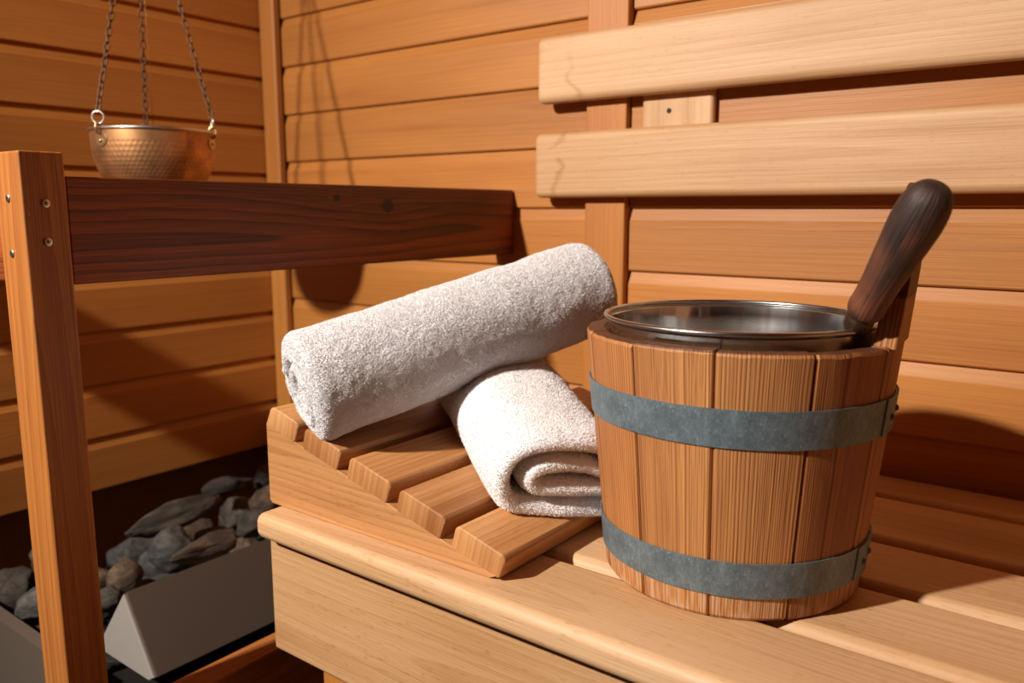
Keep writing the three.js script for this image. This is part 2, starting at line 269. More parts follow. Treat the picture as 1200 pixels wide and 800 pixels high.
// ---------------------------------------------------------------- guard rail around the stove
const guard = group('stove_guard_rail', 'dark stained wooden guard rail with post beside the stove', 'guard rail', [0.663, 0, 0.797]);
const gp = { pivot: [0.663, 0, 0.797] };
const post = board(guard, 'post', M.post, [0.634, 0, 0.775], [0.694, H + 0.418, 0.819], 0.0025, { ...gp, strip: 2, off: 0.05 }); post.userData.label = 'orange square wooden post with screws';
const rail = board(guard, 'rail', M.rail, [0.646, H + 0.281, 0.002], [0.690, H + 0.394, 0.7745], 0.003, { ...gp, strip: 1, off: 0.12 }); rail.userData.label = 'dark stained top rail';
board(guard, 'rail', M.rail, [0.002, H + 0.283, 0.776], [0.6335, H + 0.393, 0.814], 0.003, { ...gp, strip: 3 });
board(guard, 'rail', M.post, [0.650, H - 0.35, 0.002], [0.692, H - 0.239, 0.7745], 0.003, { ...gp, strip: 1 });
{
  const head = new THREE.LatheGeometry([[0, 0.0012], [0.003, 0.0012], [0.0043, 0.0006], [0.0045, 0], [0.0045, -0.003]].map((p) => new THREE.Vector2(...p)).reverse(), 20);
  const slot = mergeGeometries([new THREE.BoxGeometry(0.0042, 0.0012, 0.0011), new THREE.BoxGeometry(0.0011, 0.0012, 0.0042)]);
  for (const [x, y, z, f] of [[0.6943, 0.366, 0.797, 'x'], [0.6943, 0.327, 0.798, 'x'], [0.663, 0.371, 0.8193, 'z'], [0.660, 0.315, 0.8193, 'z']]) {
    const s = part(guard, 'screw', head, MAT.screw, [x - 0.663, H + y, z - 0.797], f === 'x' ? [0.4, 0, -Math.PI / 2] : [Math.PI / 2, 0.3, 0]);
    part(s, 'screw_slot', slot, MAT.screwDark, [0, 0.0008, 0]);
  }
}

// ---------------------------------------------------------------- stove and stones
const stove = group('sauna_stove', 'grey metal sauna stove heaped with stones behind the guard rail', 'stove', [0.29, 0, 0.38]);
const sv = (x, y, z) => [x - 0.29, H + y, z - 0.38];
part(stove, 'body', new RoundedBoxGeometry(0.46, H - 0.32, 0.62, 2, 0.01), MAT.stoveDark, [0.0, (H - 0.32) / 2 + 0.002, 0.01]);
function prismZ(pts, z0, z1) { const s = new THREE.Shape(pts.map((p) => new THREE.Vector2(p[0], p[1]))); const g = new THREE.ExtrudeGeometry(s, { depth: z1 - z0, bevelEnabled: true, bevelSize: 0.0015, bevelThickness: 0.0015, bevelSegments: 2 }); return g; }
part(stove, 'side_deflector', prismZ([[0.501, -0.172], [0.566, -0.274], [0.555, -0.282], [0.428, -0.282], [0.428, -0.262]], 0.02, 0.652), MAT.stoveSteel, sv(0, 0, 0.02));
part(stove, 'end_plate_lit', prismZ([[0.501, -0.174], [0.5645, -0.274], [0.5545, -0.281], [0.4285, -0.281], [0.4285, -0.263]], 0, 0.002), MAT.stoveSteelLit, sv(0, 0, 0.6545));  // hood end that faces the lamp, its brightness put into the colour
{ // sloped front panel of the stone trough
  const s = new THREE.Shape([[0.72, -0.245], [0.735, -0.25], [0.765, -0.37], [0.74, -0.37]].map((p) => new THREE.Vector2(p[0], p[1])));
  const g = new THREE.ExtrudeGeometry(s, { depth: 0.42, bevelEnabled: false }); g.rotateY(-Math.PI / 2); // x->z, extrusion -> -x
  part(stove, 'front_panel', g, MAT.stoveSteel, sv(0.47, 0, 0));
}
function stoneGeo(seed, sx, sy, sz) {
  let g = mergeVertices((() => { const q = new THREE.IcosahedronGeometry(1, 9); q.deleteAttribute('uv'); q.deleteAttribute('normal'); return q; })()); const p = g.attributes.position, r = rngOf(seed * 131 + 7);
  const cuts = []; for (let k = 0; k < 9; k++) { const d = new THREE.Vector3(r() - 0.5, r() - 0.5, r() - 0.5).normalize(); cuts.push([d, 0.5 + r() * 0.34]); }
  const v = new THREE.Vector3(), uv = new Float32Array(p.count * 2);
  for (let i = 0; i < p.count; i++) {
    v.fromBufferAttribute(p, i); const n = v.clone();
    for (const [d, c] of cuts) { const t = v.dot(d); if (t > c) v.addScaledVector(d, -(t - c) * 0.85); }
    v.addScaledVector(n, 0.16 * fbm3(n.x * 2 + seed, n.y * 2, n.z * 2 + 40, 3) + 0.05 * fbm3(n.x * 9 + seed, n.y * 9, n.z * 9 + 60, 3));
    p.setXYZ(i, v.x * sx, v.y * sy, v.z * sz); uv[i * 2] = Math.atan2(n.z, n.x) / 6.283 * sx * 5; uv[i * 2 + 1] = n.y * sy * 3;
  }
  g.setAttribute('uv', new THREE.BufferAttribute(uv, 2)); g.computeVertexNormals(); return g;
}
const stoneMats = [0x8d8881, 0x7c8082, 0x957f6a, 0x6f6963, 0x8a8e8e].map((c) => std({ map: stoneMap, bumpMap: stoneBump, bumpScale: 0.002, roughness: 0.9, color: c }));
function stone(x, y, z, s, ry, tilt, m, label) {
  const o = new THREE.Mesh(stoneGeo(counts.sauna_stone ?? 99, ...s), stoneMats[m]); o.name = numbered('sauna_stone'); o.position.set(x, H + y, z); o.rotation.set(0, ry, tilt, 'YXZ');
  o.userData = { label: label ?? ['rough mid grey stone in the heap on the stove', 'blue grey stone in the heap on the stove', 'tan brown stone wedged in the heap on the stove', 'dark grey stone low in the heap on the stove', 'pale grey stone in the heap on the stove'][m], category: 'stone', group: 'stones heaped on the stove' }; scene.add(o);
}
// direction along z is the long side of the trough
stone(0.19, -0.205, 0.40, [0.036, 0.030, 0.105], 0.1, 0.2, 0, 'long flat grey slab of stone on top of the heap');
stone(0.13, -0.205, 0.24, [0.025, 0.022, 0.06], -0.1, 0, 3, 'narrow dark stone leaning up at the back of the heap');
stone(0.25, -0.215, 0.22, [0.04, 0.035, 0.06], 0.3, -0.3, 2, 'brownish stone tilted up beside the bench end');
stone(0.30, -0.225, 0.46, [0.045, 0.04, 0.048], 0.4, 0.2, 1, 'rounded blue grey stone behind the metal deflector');
stone(0.40, -0.195, 0.46, [0.026, 0.019, 0.075], 0.15, -0.2, 2, 'long tan stone lying along the deflector edge');
stone(0.34, -0.21, 0.32, [0.04, 0.03, 0.05], 0.7, 0.1, 3);
stone(0.42, -0.205, 0.30, [0.03, 0.022, 0.055], 0.1, 0.1, 0);
stone(0.31, -0.245, 0.565, [0.035, 0.04, 0.035], 0.9, 0.3, 2);
stone(0.36, -0.25, 0.61, [0.03, 0.03, 0.03], 0.2, 0.1, 3);
stone(0.14, -0.25, 0.59, [0.06, 0.045, 0.055], 0.5, 0.1, 2);
stone(0.27, -0.262, 0.655, [0.055, 0.042, 0.042], 1.2, 0.1, 4, 'pale blue grey stone at the open end of the trough');
stone(0.39, -0.30, 0.67, [0.04, 0.035, 0.035], 0.2, 0.3, 3);
stone(0.12, -0.22, 0.13, [0.05, 0.035, 0.05], 0.2, 0.2, 3); stone(0.36, -0.22, 0.13, [0.05, 0.03, 0.06], 1.2, 0, 0);
{ const r = rngOf(99); for (let i = 0; i < 4; i++) for (let k = 1; k < 6; k++) stone(0.1 + i * 0.095, -0.29 - r() * 0.01, 0.1 + k * 0.11, [0.05, 0.035 + r() * 0.006, 0.055], r() * 6, r() * 0.5, Math.floor(r() * 4)); }

// ---------------------------------------------------------------- hanging copper bowl
const BC = new THREE.Vector3(0.222, 0.490, 0.407), BR = 0.099;
const bowl = group('hanging_bowl', 'hammered copper bowl hung on three chains above the stove', 'bowl', [BC.x, H + BC.y, BC.z]);
{
  const N = 432, K = 144, pos = [], uv = [], idx = [], prof = (t) => { const a = t * Math.PI / 2; return [Math.pow(Math.sin(a), 0.86) * BR, -0.116 * Math.pow(Math.cos(a), 0.72)]; };
  for (let side = 0; side < 2; side++) for (let j = 0; j <= K; j++) for (let i = 0; i <= N; i++) {
    const t = 0.0 + (j / K), [r, y] = prof(Math.max(t, 0.001)), a = i / N * Math.PI * 2;
    const row = t * 24, col = a / (2 * Math.PI) * 72 + (Math.floor(row) % 2) * 0.5;
    const d = t > 0.94 ? 0 : -0.00035 * Math.cos((row % 1 - 0.5) * Math.PI) * Math.cos((col % 1 - 0.5) * Math.PI) - (side ? 0.0014 : 0);
    const k = (r + d) / Math.max(r, 1e-6); pos.push(Math.cos(a) * (r + d), y * (y < 0 ? k : 1) + (side ? 0.0008 : 0), Math.sin(a) * (r + d)); uv.push(i / N * 2, t);
  }
  const W = N + 1; for (let s = 0; s < 2; s++) for (let j = 0; j < K; j++) for (let i = 0; i < N; i++) { const a = s * W * (K + 1) + j * W + i, q = s ? [a, a + 1, a + W, a + 1, a + W + 1, a + W] : [a, a + W, a + 1, a + 1, a + W, a + W + 1]; idx.push(...q); }
  const g = new THREE.BufferGeometry(); g.setAttribute('position', new THREE.Float32BufferAttribute(pos, 3)); g.setAttribute('uv', new THREE.Float32BufferAttribute(uv, 2)); g.setIndex(idx); g.computeVertexNormals();
  part(bowl, 'shell', g, MAT.copper);
  const rim = new THREE.TorusGeometry(BR + 0.0003, 0.0028, 12, 96); rim.rotateX(Math.PI / 2); part(bowl, 'rim', rim, MAT.tin).userData.label = 'silvery rim';
  const hang = new THREE.Vector3(-0.035, 0.47, -0.02);
  const linkG = (() => { const c = new THREE.CatmullRomCurve3(Array.from({ length: 12 }, (_, i) => { const a = i / 12 * Math.PI * 2; return new THREE.Vector3(Math.cos(a) * 0.0038, Math.sign(Math.sin(a)) * Math.pow(Math.abs(Math.sin(a)), 0.7) * 0.0078, 0); }), true); return new THREE.TubeGeometry(c, 20, 0.0014, 6, true); })();
  const ringG = new THREE.TorusGeometry(0.0095, 0.0016, 8, 28);
  const plateG = (() => { const s = new THREE.Shape(); s.absellipse(0, 0, 0.013, 0.0105, 0, Math.PI * 2); return new THREE.ExtrudeGeometry(s, { depth: 0.0015, bevelEnabled: true, bevelSize: 0.0006, bevelThickness: 0.0006, curveSegments: 20 }); })();
  const eyeG = new THREE.TorusGeometry(0.0062, 0.0019, 8, 20); eyeG.scale(1, 1.45, 1);
  // the three lugs: near left, near right and behind, as the photograph shows
  for (const az of [82, -37, 203]) {
    const a = az * Math.PI / 180, dx = Math.cos(a), dz = Math.sin(a), lug = new THREE.Group(); lug.name = 'lug'; lug.position.set(dx * (BR - 0.0018), -0.014, dz * (BR - 0.0018)); lug.rotation.y = Math.PI / 2 - a; bowl.add(lug);
    part(lug, 'lug_plate', plateG, MAT.brass, [0, -0.004, 0.0005]); part(lug, 'rivet', new THREE.SphereGeometry(0.0032, 12, 8), MAT.brass, [0, -0.006, 0.0025]);
    part(lug, 'eye', eyeG, MAT.brass, [0, 0.014, 0.004], [0, Math.PI / 2, 0]); part(lug, 'ring', ringG, MAT.tin, [0, 0.030, 0.0045], [0, 0.5, 0]);
    const start = new THREE.Vector3(dx * (BR + 0.0025), 0.0245, dz * (BR + 0.0025)), dir = hang.clone().sub(start), n = Math.round(dir.length() / 0.0128); const q = new THREE.Quaternion().setFromUnitVectors(new THREE.Vector3(0, 1, 0), dir.clone().normalize());
    const chain = new THREE.Group(); chain.name = 'chain'; bowl.add(chain);
    for (let i = 0; i < n; i++) { const l = part(chain, 'link', linkG, MAT.chain, start.clone().addScaledVector(dir, (i + 0.5) / n).toArray()); l.quaternion.copy(q).multiply(new THREE.Quaternion().setFromAxisAngle(new THREE.Vector3(0, 1, 0), (i % 2) * Math.PI / 2 + 0.4 + i * 0.05)); }
  }
  const top = new THREE.Group(); top.name = 'chain'; bowl.add(top); part(top, 'ring', ringG, MAT.tin, [hang.x, hang.y + 0.006, hang.z]);
  const yTop = 1.52 - BC.y - 0.001; const m = Math.round((yTop - hang.y - 0.012) / 0.0128); for (let i = 0; i < m; i++) part(top, 'link', linkG, MAT.chain, [hang.x, hang.y + 0.018 + i * (yTop - hang.y - 0.024) / m, hang.z], [0, (i % 2) * Math.PI / 2, 0]);
  part(bowl, 'ceiling_hook', new THREE.CylinderGeometry(0.012, 0.016, 0.008, 16), MAT.brass, [hang.x, yTop - 0.004, hang.z]);
}

// ---------------------------------------------------------------- headrest wedge
const WX = 0.756, WZ0 = 0.12, WZ1 = 0.59, SL = Math.atan(0.27), sideY = (x) => 0.0855 - 0.27 * (x - 0.81);
const wedge = group('slatted_headrest', 'sloping wooden headrest of five slats on the bench end', 'headrest', [WX, H, WZ1]);
{
  const s = new THREE.Shape(); s.moveTo(WX + 0.004, 0.0005); s.lineTo(1.105, 0.0005); s.lineTo(1.112, 0.0035); s.lineTo(1.106, sideY(1.106)); s.lineTo(WX, sideY(WX)); s.lineTo(WX, 0.0045); s.closePath();
  for (const z of [WZ1 - 0.022, WZ0]) {
    let g = new THREE.ExtrudeGeometry(s, { depth: 0.02, bevelEnabled: true, bevelSize: 0.0008, bevelThickness: 0.001, bevelSegments: 2 });
    g = grainUV(g, 0, 1.3, 2, 0.15); part(wedge, 'side_panel', g, M.wedge[0], [-WX, 0.0008, z - WZ1 + 0.001]);
  }
  const widths = [[0.7585, 0.808, 1], [0.825, 0.882, 0], [0.9015, 0.961, 2], [0.979, 1.039, 0], [1.0575, 1.1165, 2]];
  widths.forEach(([x0, x1, tint], i) => {
    const L = (x1 - x0) / Math.cos(SL), T = 0.0245, rr = 0.0055, sh = new THREE.Shape();
    const y0 = 0.0012, q = i === 0 ? 0.006 : 0.0;    // profile across the slat: rounded top edges
    sh.moveTo(0.0012, y0); sh.lineTo(L - 0.0012, y0); sh.lineTo(L, y0 + 0.0012); sh.lineTo(L + 0.002, T - rr); sh.quadraticCurveTo(L + 0.002, T, L - rr + 0.001, T); sh.lineTo(rr + q, T); sh.quadraticCurveTo(q * 0.6, T, q * 0.5, T - rr); sh.lineTo(0, y0 + 0.0012); sh.closePath();
    let g = new THREE.ExtrudeGeometry(sh, { depth: WZ1 - WZ0 - 0.004, bevelEnabled: true, bevelSize: 0.0018, bevelThickness: 0.002, bevelSegments: 3, curveSegments: 8 });
    g = grainUV(g, 2, 1.3, i % 4, 0.1 + i * 0.13); g = toCreasedNormals(g, 0.6);
    const o = part(wedge, 'slat', g, M.wedge[tint], [x0 - WX, sideY(x0) + 0.0012, WZ0 - WZ1 + 0.003], [0, 0, -SL]);
  });
}

// ---------------------------------------------------------------- towels
function rollGeo({ L, a, b, seed, turns, endDepth, open = 0.0, dents = [], sup = 2, cx = 0, cy = 0 }) {   // along +z from 0 to L, section a x b
  const NT = 260, capN = 34, bodyN = 120, rows = capN * 2 + bodyN, pos = [], idx = [], uv = [];
  const lump = (th, s) => 0.05 * fbm3(Math.cos(th) * 1.6 + seed, Math.sin(th) * 1.6, s * 9, 3) + 0.012 * fbm3(Math.cos(th) * 9 + seed, Math.sin(th) * 9, s * 70, 3);
  const R0 = (e, rr) => rr;
  const cr = 0.016;                                  // rounding of the end rims
  for (let j = 0; j <= rows; j++) for (let i = 0; i < NT; i++) {
    const th = i / NT * Math.PI * 2; let rho, z, nz = 0, end = 0;
    if (j < capN) { rho = j / capN; end = -1; } else if (j > capN + bodyN) { rho = (rows - j) / capN; end = 1; } else rho = 1;
    const s = j <= capN ? 0 : j >= capN + bodyN ? 1 : (j - capN) / bodyN;
    let R = 1 + lump(th, s);
    for (const [t0, s0, wt, ws, am] of dents) { let dt = Math.atan2(Math.sin(th - t0), Math.cos(th - t0)); R -= am * Math.exp(-((dt / wt) ** 2) - ((s - s0) / ws) ** 2); }
    let rr, zz;
    if (end === 0) { const d = Math.min(s, 1 - s) * L; const e = d < cr ? 1 - Math.sqrt(Math.max(0, 1 - ((cr - d) / cr) ** 2)) : 0; rr = R * (1 - e * cr * 0.95 / Math.min(a, b)); zz = s * L; }
    else {
      rr = R * rho * (1 - cr * 0.95 / Math.min(a, b)); const ph = rho * turns - th / (2 * Math.PI) * 1 + 0.12 * fbm3(Math.cos(th) * 2 + seed, Math.sin(th) * 2, rho * 3, 2); const fr = ph - Math.floor(ph);
      const bul = Math.pow(Math.sin(Math.PI * fr), 0.55);          // each turn of cloth bulges, a groove between turns
      const rimK = sstep(1, 0.86, rho); const dz = endDepth * ((1 - bul) * 0.75 * rimK) + endDepth * 0.55 * (1 - rho) * rimK + 0.003 * fbm3(Math.cos(th) * rho * 6, Math.sin(th) * rho * 6, seed, 3) * rimK - 0.004 * rimK * bul + open * rimK * sstep(0.95, 0.3, rho);
      zz = end < 0 ? dz : L - dz;
    }
    const cc = Math.cos(th), ss = Math.sin(th), k = Math.pow(Math.pow(Math.abs(cc), sup) + Math.pow(Math.abs(ss), sup), -1 / sup) * R0(end, rr, rho);
    const off = end ? (1 - rho) * (1 - cr / Math.min(a, b)) : 0; pos.push((cc * k + cx * off) * a, (ss * k + cy * off) * b, zz); uv.push(i / NT * 3, s * 3);
  }
  for (let j = 0; j < rows; j++) for (let i = 0; i < NT; i++) { const p = j * NT + i, q = j * NT + (i + 1) % NT, r = p + NT, t = q + NT; idx.push(p, q, r, q, t, r); }
  const g = new THREE.BufferGeometry(); g.setAttribute('position', new THREE.Float32BufferAttribute(pos, 3)); g.setAttribute('uv', new THREE.Float32BufferAttribute(uv, 2)); g.setIndex(idx); return g;
}
const tuftG = (() => { const g = new THREE.CylinderGeometry(0.00016, 0.00034, 0.0018, 3, 2, true); g.translate(0, 0.0005, 0); const p = g.attributes.position; for (let i = 0; i < p.count; i++) { const y = p.getY(i); p.setX(i, p.getX(i) + y * y * 200); } g.computeVertexNormals(); return g; })();
// a sheet of cloth folded along a curve in section (x, y in metres), run along +z from 0 to L, all rims rounded
function foldGeo({ L, section, thick, seed }) {
  const c = new THREE.SplineCurve(section.map((p) => new THREE.Vector2(...p))), N = 170, pts = c.getSpacedPoints(N), rows = [], cr = thick * 0.95, pos = [], idx = [], uv = [];
  for (let k = 0; k <= 8; k++) rows.push(cr * (1 - Math.cos(k / 8 * Math.PI / 2))); const nb = 70; for (let k = 1; k < nb; k++) rows.push(cr + (L - 2 * cr) * k / nb); for (let k = 8; k >= 0; k--) rows.push(L - cr * (1 - Math.cos(k / 8 * Math.PI / 2)));
  const W = 2 * (N + 1);
  rows.forEach((z, j) => {
    const d = Math.min(z, L - z), e = d < cr ? Math.sqrt(Math.max(0, 1 - ((cr - d) / cr) ** 2)) : 1;
    const line = (i, side) => { const p = pts[i], q = c.getTangentAt(i / N), ed = Math.min(i, N - i) / N * c.getLength(), h = thick / 2 * e * Math.sqrt(clamp(1 - Math.max(0, (thick / 2 - ed) / (thick / 2)) ** 2, 0, 1)) * (1 + 0.18 * fbm3(p.x * 30 + seed, p.y * 30, z * 22, 3));
      const zz = z + (z < L / 2 ? -1 : 1) * (d < 0.03 ? (1 - d / 0.03) : 0) * 0.006 * fbm3(i * 0.05 + seed, 3.1, z < L / 2 ? 1 : 9, 2); const lx = 0.0022 * fbm3(i * 0.06, seed, z * 16, 2), ly = 0.0022 * fbm3(i * 0.06, seed + 30, z * 16, 2);
      pos.push(p.x - q.y * h * side + lx, p.y + q.x * h * side + ly, zz); uv.push(i / N, z); };
    for (let i = 0; i <= N; i++) line(i, 1); for (let i = N; i >= 0; i--) line(i, -1);
  });
  for (let j = 0; j < rows.length - 1; j++) for (let i = 0; i < W; i++) { const p = j * W + i, q = j * W + (i + 1) % W; idx.push(p, p + W, q, q, p + W, q + W); }
  const g = new THREE.BufferGeometry(); g.setAttribute('position', new THREE.Float32BufferAttribute(pos, 3)); g.setAttribute('uv', new THREE.Float32BufferAttribute(uv, 2)); g.setIndex(idx); return g;
}
function towel(name, label, A, B, roll, opt, nTuft, post) {
  const dir = B.clone().sub(A), L = dir.length(); dir.normalize();
  const o = group(name, label, 'towel', [A.x, H + A.y, A.z]);
  const zx = new THREE.Vector3().crossVectors(new THREE.Vector3(0, 1, 0), dir).normalize(), up = new THREE.Vector3().crossVectors(dir, zx), m = new THREE.Matrix4().makeBasis(zx, up, dir);
  const g = opt.section ? foldGeo({ L, ...opt }) : rollGeo({ L, ...opt }); g.applyMatrix4(new THREE.Matrix4().makeRotationZ(roll)); g.applyMatrix4(m);
  if (post) { const p = g.attributes.position, v = new THREE.Vector3(); for (let i = 0; i < p.count; i++) { v.fromBufferAttribute(p, i).add(A); post(v); v.sub(A); p.setXYZ(i, v.x, v.y, v.z); } }
  g.computeVertexNormals();
  const body = part(o, 'cloth', g, MAT.towel);
  const smp = new MeshSurfaceSampler(body); const r = rngOf(opt.seed * 77 + 1); smp.setRandomGenerator ? smp.setRandomGenerator(r) : (smp.randomFunction = r); smp.build();
  const im = new THREE.InstancedMesh(tuftG, MAT.towel, nTuft), P = new THREE.Vector3(), Nn = new THREE.Vector3(), Q = new THREE.Quaternion(), S = new THREE.Vector3(), mt = new THREE.Matrix4(), U = new THREE.Vector3(0, 1, 0);
  for (let i = 0; i < nTuft; i++) {
    smp.sample(P, Nn); Nn.x += (r() - 0.5) * 1.5; Nn.y += (r() - 0.5) * 1.5 - 0.15; Nn.z += (r() - 0.5) * 1.5; Nn.normalize(); Q.setFromUnitVectors(U, Nn).multiply(new THREE.Quaternion().setFromAxisAngle(U, r() * 6.28)); const k = 0.6 + r() * 0.7; S.set(k, k * (0.7 + 0.5 * r()), k); mt.compose(P, Q, S); im.setMatrixAt(i, mt);
  }
  im.name = 'terry_pile'; im.userData.kind = 'stuff'; o.add(im); return o;
}
const wedgeTop = (x) => sideY(x) + 0.0268;
const T1A = new THREE.Vector3(0.84, 0.157, 0.603), T1B = new THREE.Vector3(0.994, 0.256, 0.227), T1R = 0.065;
const t1d = T1B.clone().sub(T1A).normalize(), tq = new THREE.Vector3();
towel('folded_towel', 'white folded terry towel lying flat under the rolled towel', new THREE.Vector3(0.85, 0.150, 0.30), new THREE.Vector3(1.122, 0.078, 0.489), -0.15, { seed: 5, thick: 0.021,
  section: [[0.066, -0.036], [0.03, -0.037], [-0.025, -0.037], [-0.05, -0.032], [-0.063, -0.012], [-0.06, 0.012], [-0.042, 0.031], [-0.01, 0.039], [0.03, 0.039], [0.056, 0.031], [0.066, 0.02], [0.058, 0.008], [0.03, 0.013], [-0.01, 0.013], [-0.03, 0.006], [-0.034, -0.006], [-0.022, -0.014], [0.01, -0.014], [0.064, -0.014]] }, 250000, (v) => {
  tq.copy(v).sub(T1A); const al = tq.dot(t1d); tq.addScaledVector(t1d, -al); const d = tq.length();              // pressed down by the roll on top of it
  if (al > -0.01 && d < T1R + 0.001) v.addScaledVector(tq, (T1R + 0.001) / Math.max(d, 0.004) - 1);
  const bx = v.x - 1.278, bz = v.z - 0.412, br = Math.hypot(bx, bz), lim = 0.1243 + 0.1 * v.y + 0.003; if (br < lim) { v.x = 1.278 + bx / br * lim; v.z = 0.412 + bz / br * lim; }   // and pushed against the bucket
  const f = wedgeTop(v.x) + 0.002; if (v.y < f + 0.02) v.y = f + (v.y < f ? 0 : 0.02 * ((v.y - f) / 0.02) ** 1.5);
});
towel('rolled_towel', 'white rolled terry towel resting across the headrest and folded towel', T1A, T1B, 0.3, { a: T1R, b: T1R - 0.001, seed: 3, turns: 3, endDepth: 0.012, cx: 0.05, cy: -0.3, dents: [[0.5, 0.62, 0.5, 0.05, 0.05], [1.0, 0.75, 0.6, 0.06, 0.03]] }, 440000, (v) => { const f = wedgeTop(v.x) + 0.0015; if (v.z < 0.6 && v.y < f) v.y = f; });

// ---------------------------------------------------------------- bucket
const BX = 1.278, BZ = 0.412, RB = 0.1243, RT = 0.1485, HB = 0.244, radAt = (y) => RB + (RT - RB) * y / HB;
const bucket = group('wooden_bucket', 'wooden stave bucket with two grey metal hoops on the bench', 'bucket', [BX, H, BZ]);
{
  const TH = 0.0185, D2R = Math.PI / 180;
  function staveGeo(a0, a1, top, strip, flip, seed, lug) {
    const gap = 0.22, ch = 0.75, r = rngOf(seed), K = 8, levels = [0.0008, 0.004, 0.03, 0.08, 0.13, 0.18, 0.22, top - 0.003, top];
    const contour = (y, inset) => { const o = []; const Ro = radAt(y) - inset, Ri = radAt(y) - TH + inset * 0.5, A0 = a0 + gap, A1 = a1 - gap;
      o.push([A0, Ro - 0.0016]); for (let k = 0; k <= K; k++) { const a = A0 + ch + (A1 - A0 - 2 * ch) * k / K; o.push([a, Ro]); } o.push([A1, Ro - 0.0016]); for (let k = 0; k <= 4; k++) o.push([A1 - (A1 - A0) * k / 4, Ri]); return o; };
    const tri = [], uv = [], wid = (a1 - a0) * D2R * RT;
    const P = (c, y) => [Math.cos(c[0] * D2R) * c[1], y, Math.sin(c[0] * D2R) * c[1]], U = (c, y) => [y / 0.512, (strip + clamp(((flip ? a1 - c[0] : c[0] - a0) / (a1 - a0)) * wid + 0.012, 0.001, 0.127) / STRIP) / 4];
    const quad = (A, B, C, D, uA, uB, uC, uD) => { tri.push(...A, ...B, ...C, ...A, ...C, ...D); uv.push(...uA, ...uB, ...uC, ...uA, ...uC, ...uD); };
    const jag = (c) => 0.0008 * n2(c[0] * 0.9 + seed, 3) ;
    for (let l = 0; l < levels.length - 1; l++) {
      const y0 = levels[l], y1 = levels[l + 1], i0 = l === 0 ? 0.0022 : 0, i1 = l === levels.length - 2 ? 0.002 : 0; const c0 = contour(y0, i0), c1 = contour(y1, i1), n = c0.length;
      for (let k = 0; k < n; k++) { const m = (k + 1) % n, ya = y0, yb0 = y1 + (l >= levels.length - 3 ? jag(c1[k]) : 0), yb1 = y1 + (l >= levels.length - 3 ? jag(c1[m]) : 0); const yA = y0 + (l >= levels.length - 2 ? jag(c0[k]) : 0), yB = y0 + (l >= levels.length - 2 ? jag(c0[m]) : 0);
        quad(P(c0[k], yA), P(c1[k], yb0), P(c1[m], yb1), P(c0[m], yB), U(c0[k], yA), U(c1[k], yb0), U(c1[m], yb1), U(c0[m], yB)); }
    }
    for (const [y, ins, up] of [[levels[0], 0.0022, false], [top, 0.002, true]]) { const c = contour(y, ins), n = c.length; const outer = c.slice(0, K + 3), inner = c.slice(K + 3).reverse();
      for (let k = 0; k < outer.length - 1; k++) { const f = (q) => { const t = q / (outer.length - 1) * 4, i = Math.min(3, Math.floor(t)), g = t - i; return [inner[i][0] + (inner[i + 1][0] - inner[i][0]) * g, inner[i][1]]; }; const i0 = f(k), i1 = f(k + 1), e = 0.0006;
        const A = P(outer[k], y + (up ? jag(outer[k]) : 0)), B = P(outer[k + 1], y + (up ? jag(outer[k + 1]) : 0)), C = P(i1, y), D = P(i0, y), ua = (q, rr) => [y / 0.512 + rr, U(q, y)[1]];
        if (up) quad(A, D, C, B, ua(outer[k], 0), ua(i0, 0.03), ua(i1, 0.03), ua(outer[k + 1], 0)); else quad(A, B, C, D, ua(outer[k], 0), ua(outer[k + 1], 0), ua(i1, 0.03), ua(i0, 0.03)); } }
    const g = new THREE.BufferGeometry(); g.setAttribute('position', new THREE.Float32BufferAttribute(tri, 3)); g.setAttribute('uv', new THREE.Float32BufferAttribute(uv, 2)); g.computeVertexNormals(); return toCreasedNormals(g, 0.45);
  }
  const edges = [12, 43.5, 75.2, 105.5, 136, 165, 193, 221, 249, 277, 306, 339, 372];
  const tintOf = [3, 0, 0, 2, 1, 0, 2, 1, 0, 2, 1, 1];
  const STV = [1, 2, 0, 3, 1, 2, 0, 3, 1, 2, 0, 3];
  for (let i = 0; i < 12; i++) part(bucket, 'stave', staveGeo(edges[i], edges[i + 1], HB + 0.0012 * ((i * 7) % 5 - 2) / 2 + (i === 11 ? 0 : 0), STV[i], i % 3 === 1, 300 + i), M.stave[tintOf[i]]);
  { // the lug: last stave carried on above the rim, tapering to a rounded top
    const N = 10, sh = new THREE.Shape(); sh.moveTo(-0.036, -0.002); sh.lineTo(0.036, -0.002); sh.lineTo(0.030, 0.05); sh.lineTo(0.024, 0.095); sh.lineTo(0.023, 0.112); sh.quadraticCurveTo(0.020, 0.135, 0, 0.136); sh.quadraticCurveTo(-0.020, 0.135, -0.023, 0.112); sh.lineTo(-0.024, 0.095); sh.lineTo(-0.030, 0.05); sh.closePath();
    let g = new THREE.ExtrudeGeometry(sh, { depth: TH - 0.003, bevelEnabled: true, bevelSize: 0.0012, bevelThickness: 0.0015, bevelSegments: 2, curveSegments: 10 });
    g = grainUV(g, 1, 0.512, 3, 0.2); const o = part(bucket, 'lug', g, M.stave[1]); o.userData.label = 'raised stave end that forms the lug';
    const az = -4.5 * D2R, rad = radAt(HB) - TH + 0.0012; o.position.set(Math.cos(az) * rad, HB + 0.0025, Math.sin(az) * rad); o.rotation.set(0, 0, 0); o.rotateY(Math.PI / 2 - az); o.rotateX(Math.atan((RT - RB) / HB));
  }
  part(bucket, 'bottom', new THREE.CylinderGeometry(radAt(0.02) - TH - 0.0005, radAt(0.012) - TH - 0.0005, 0.012, 48), M.stave[1], [0, 0.018, 0]);
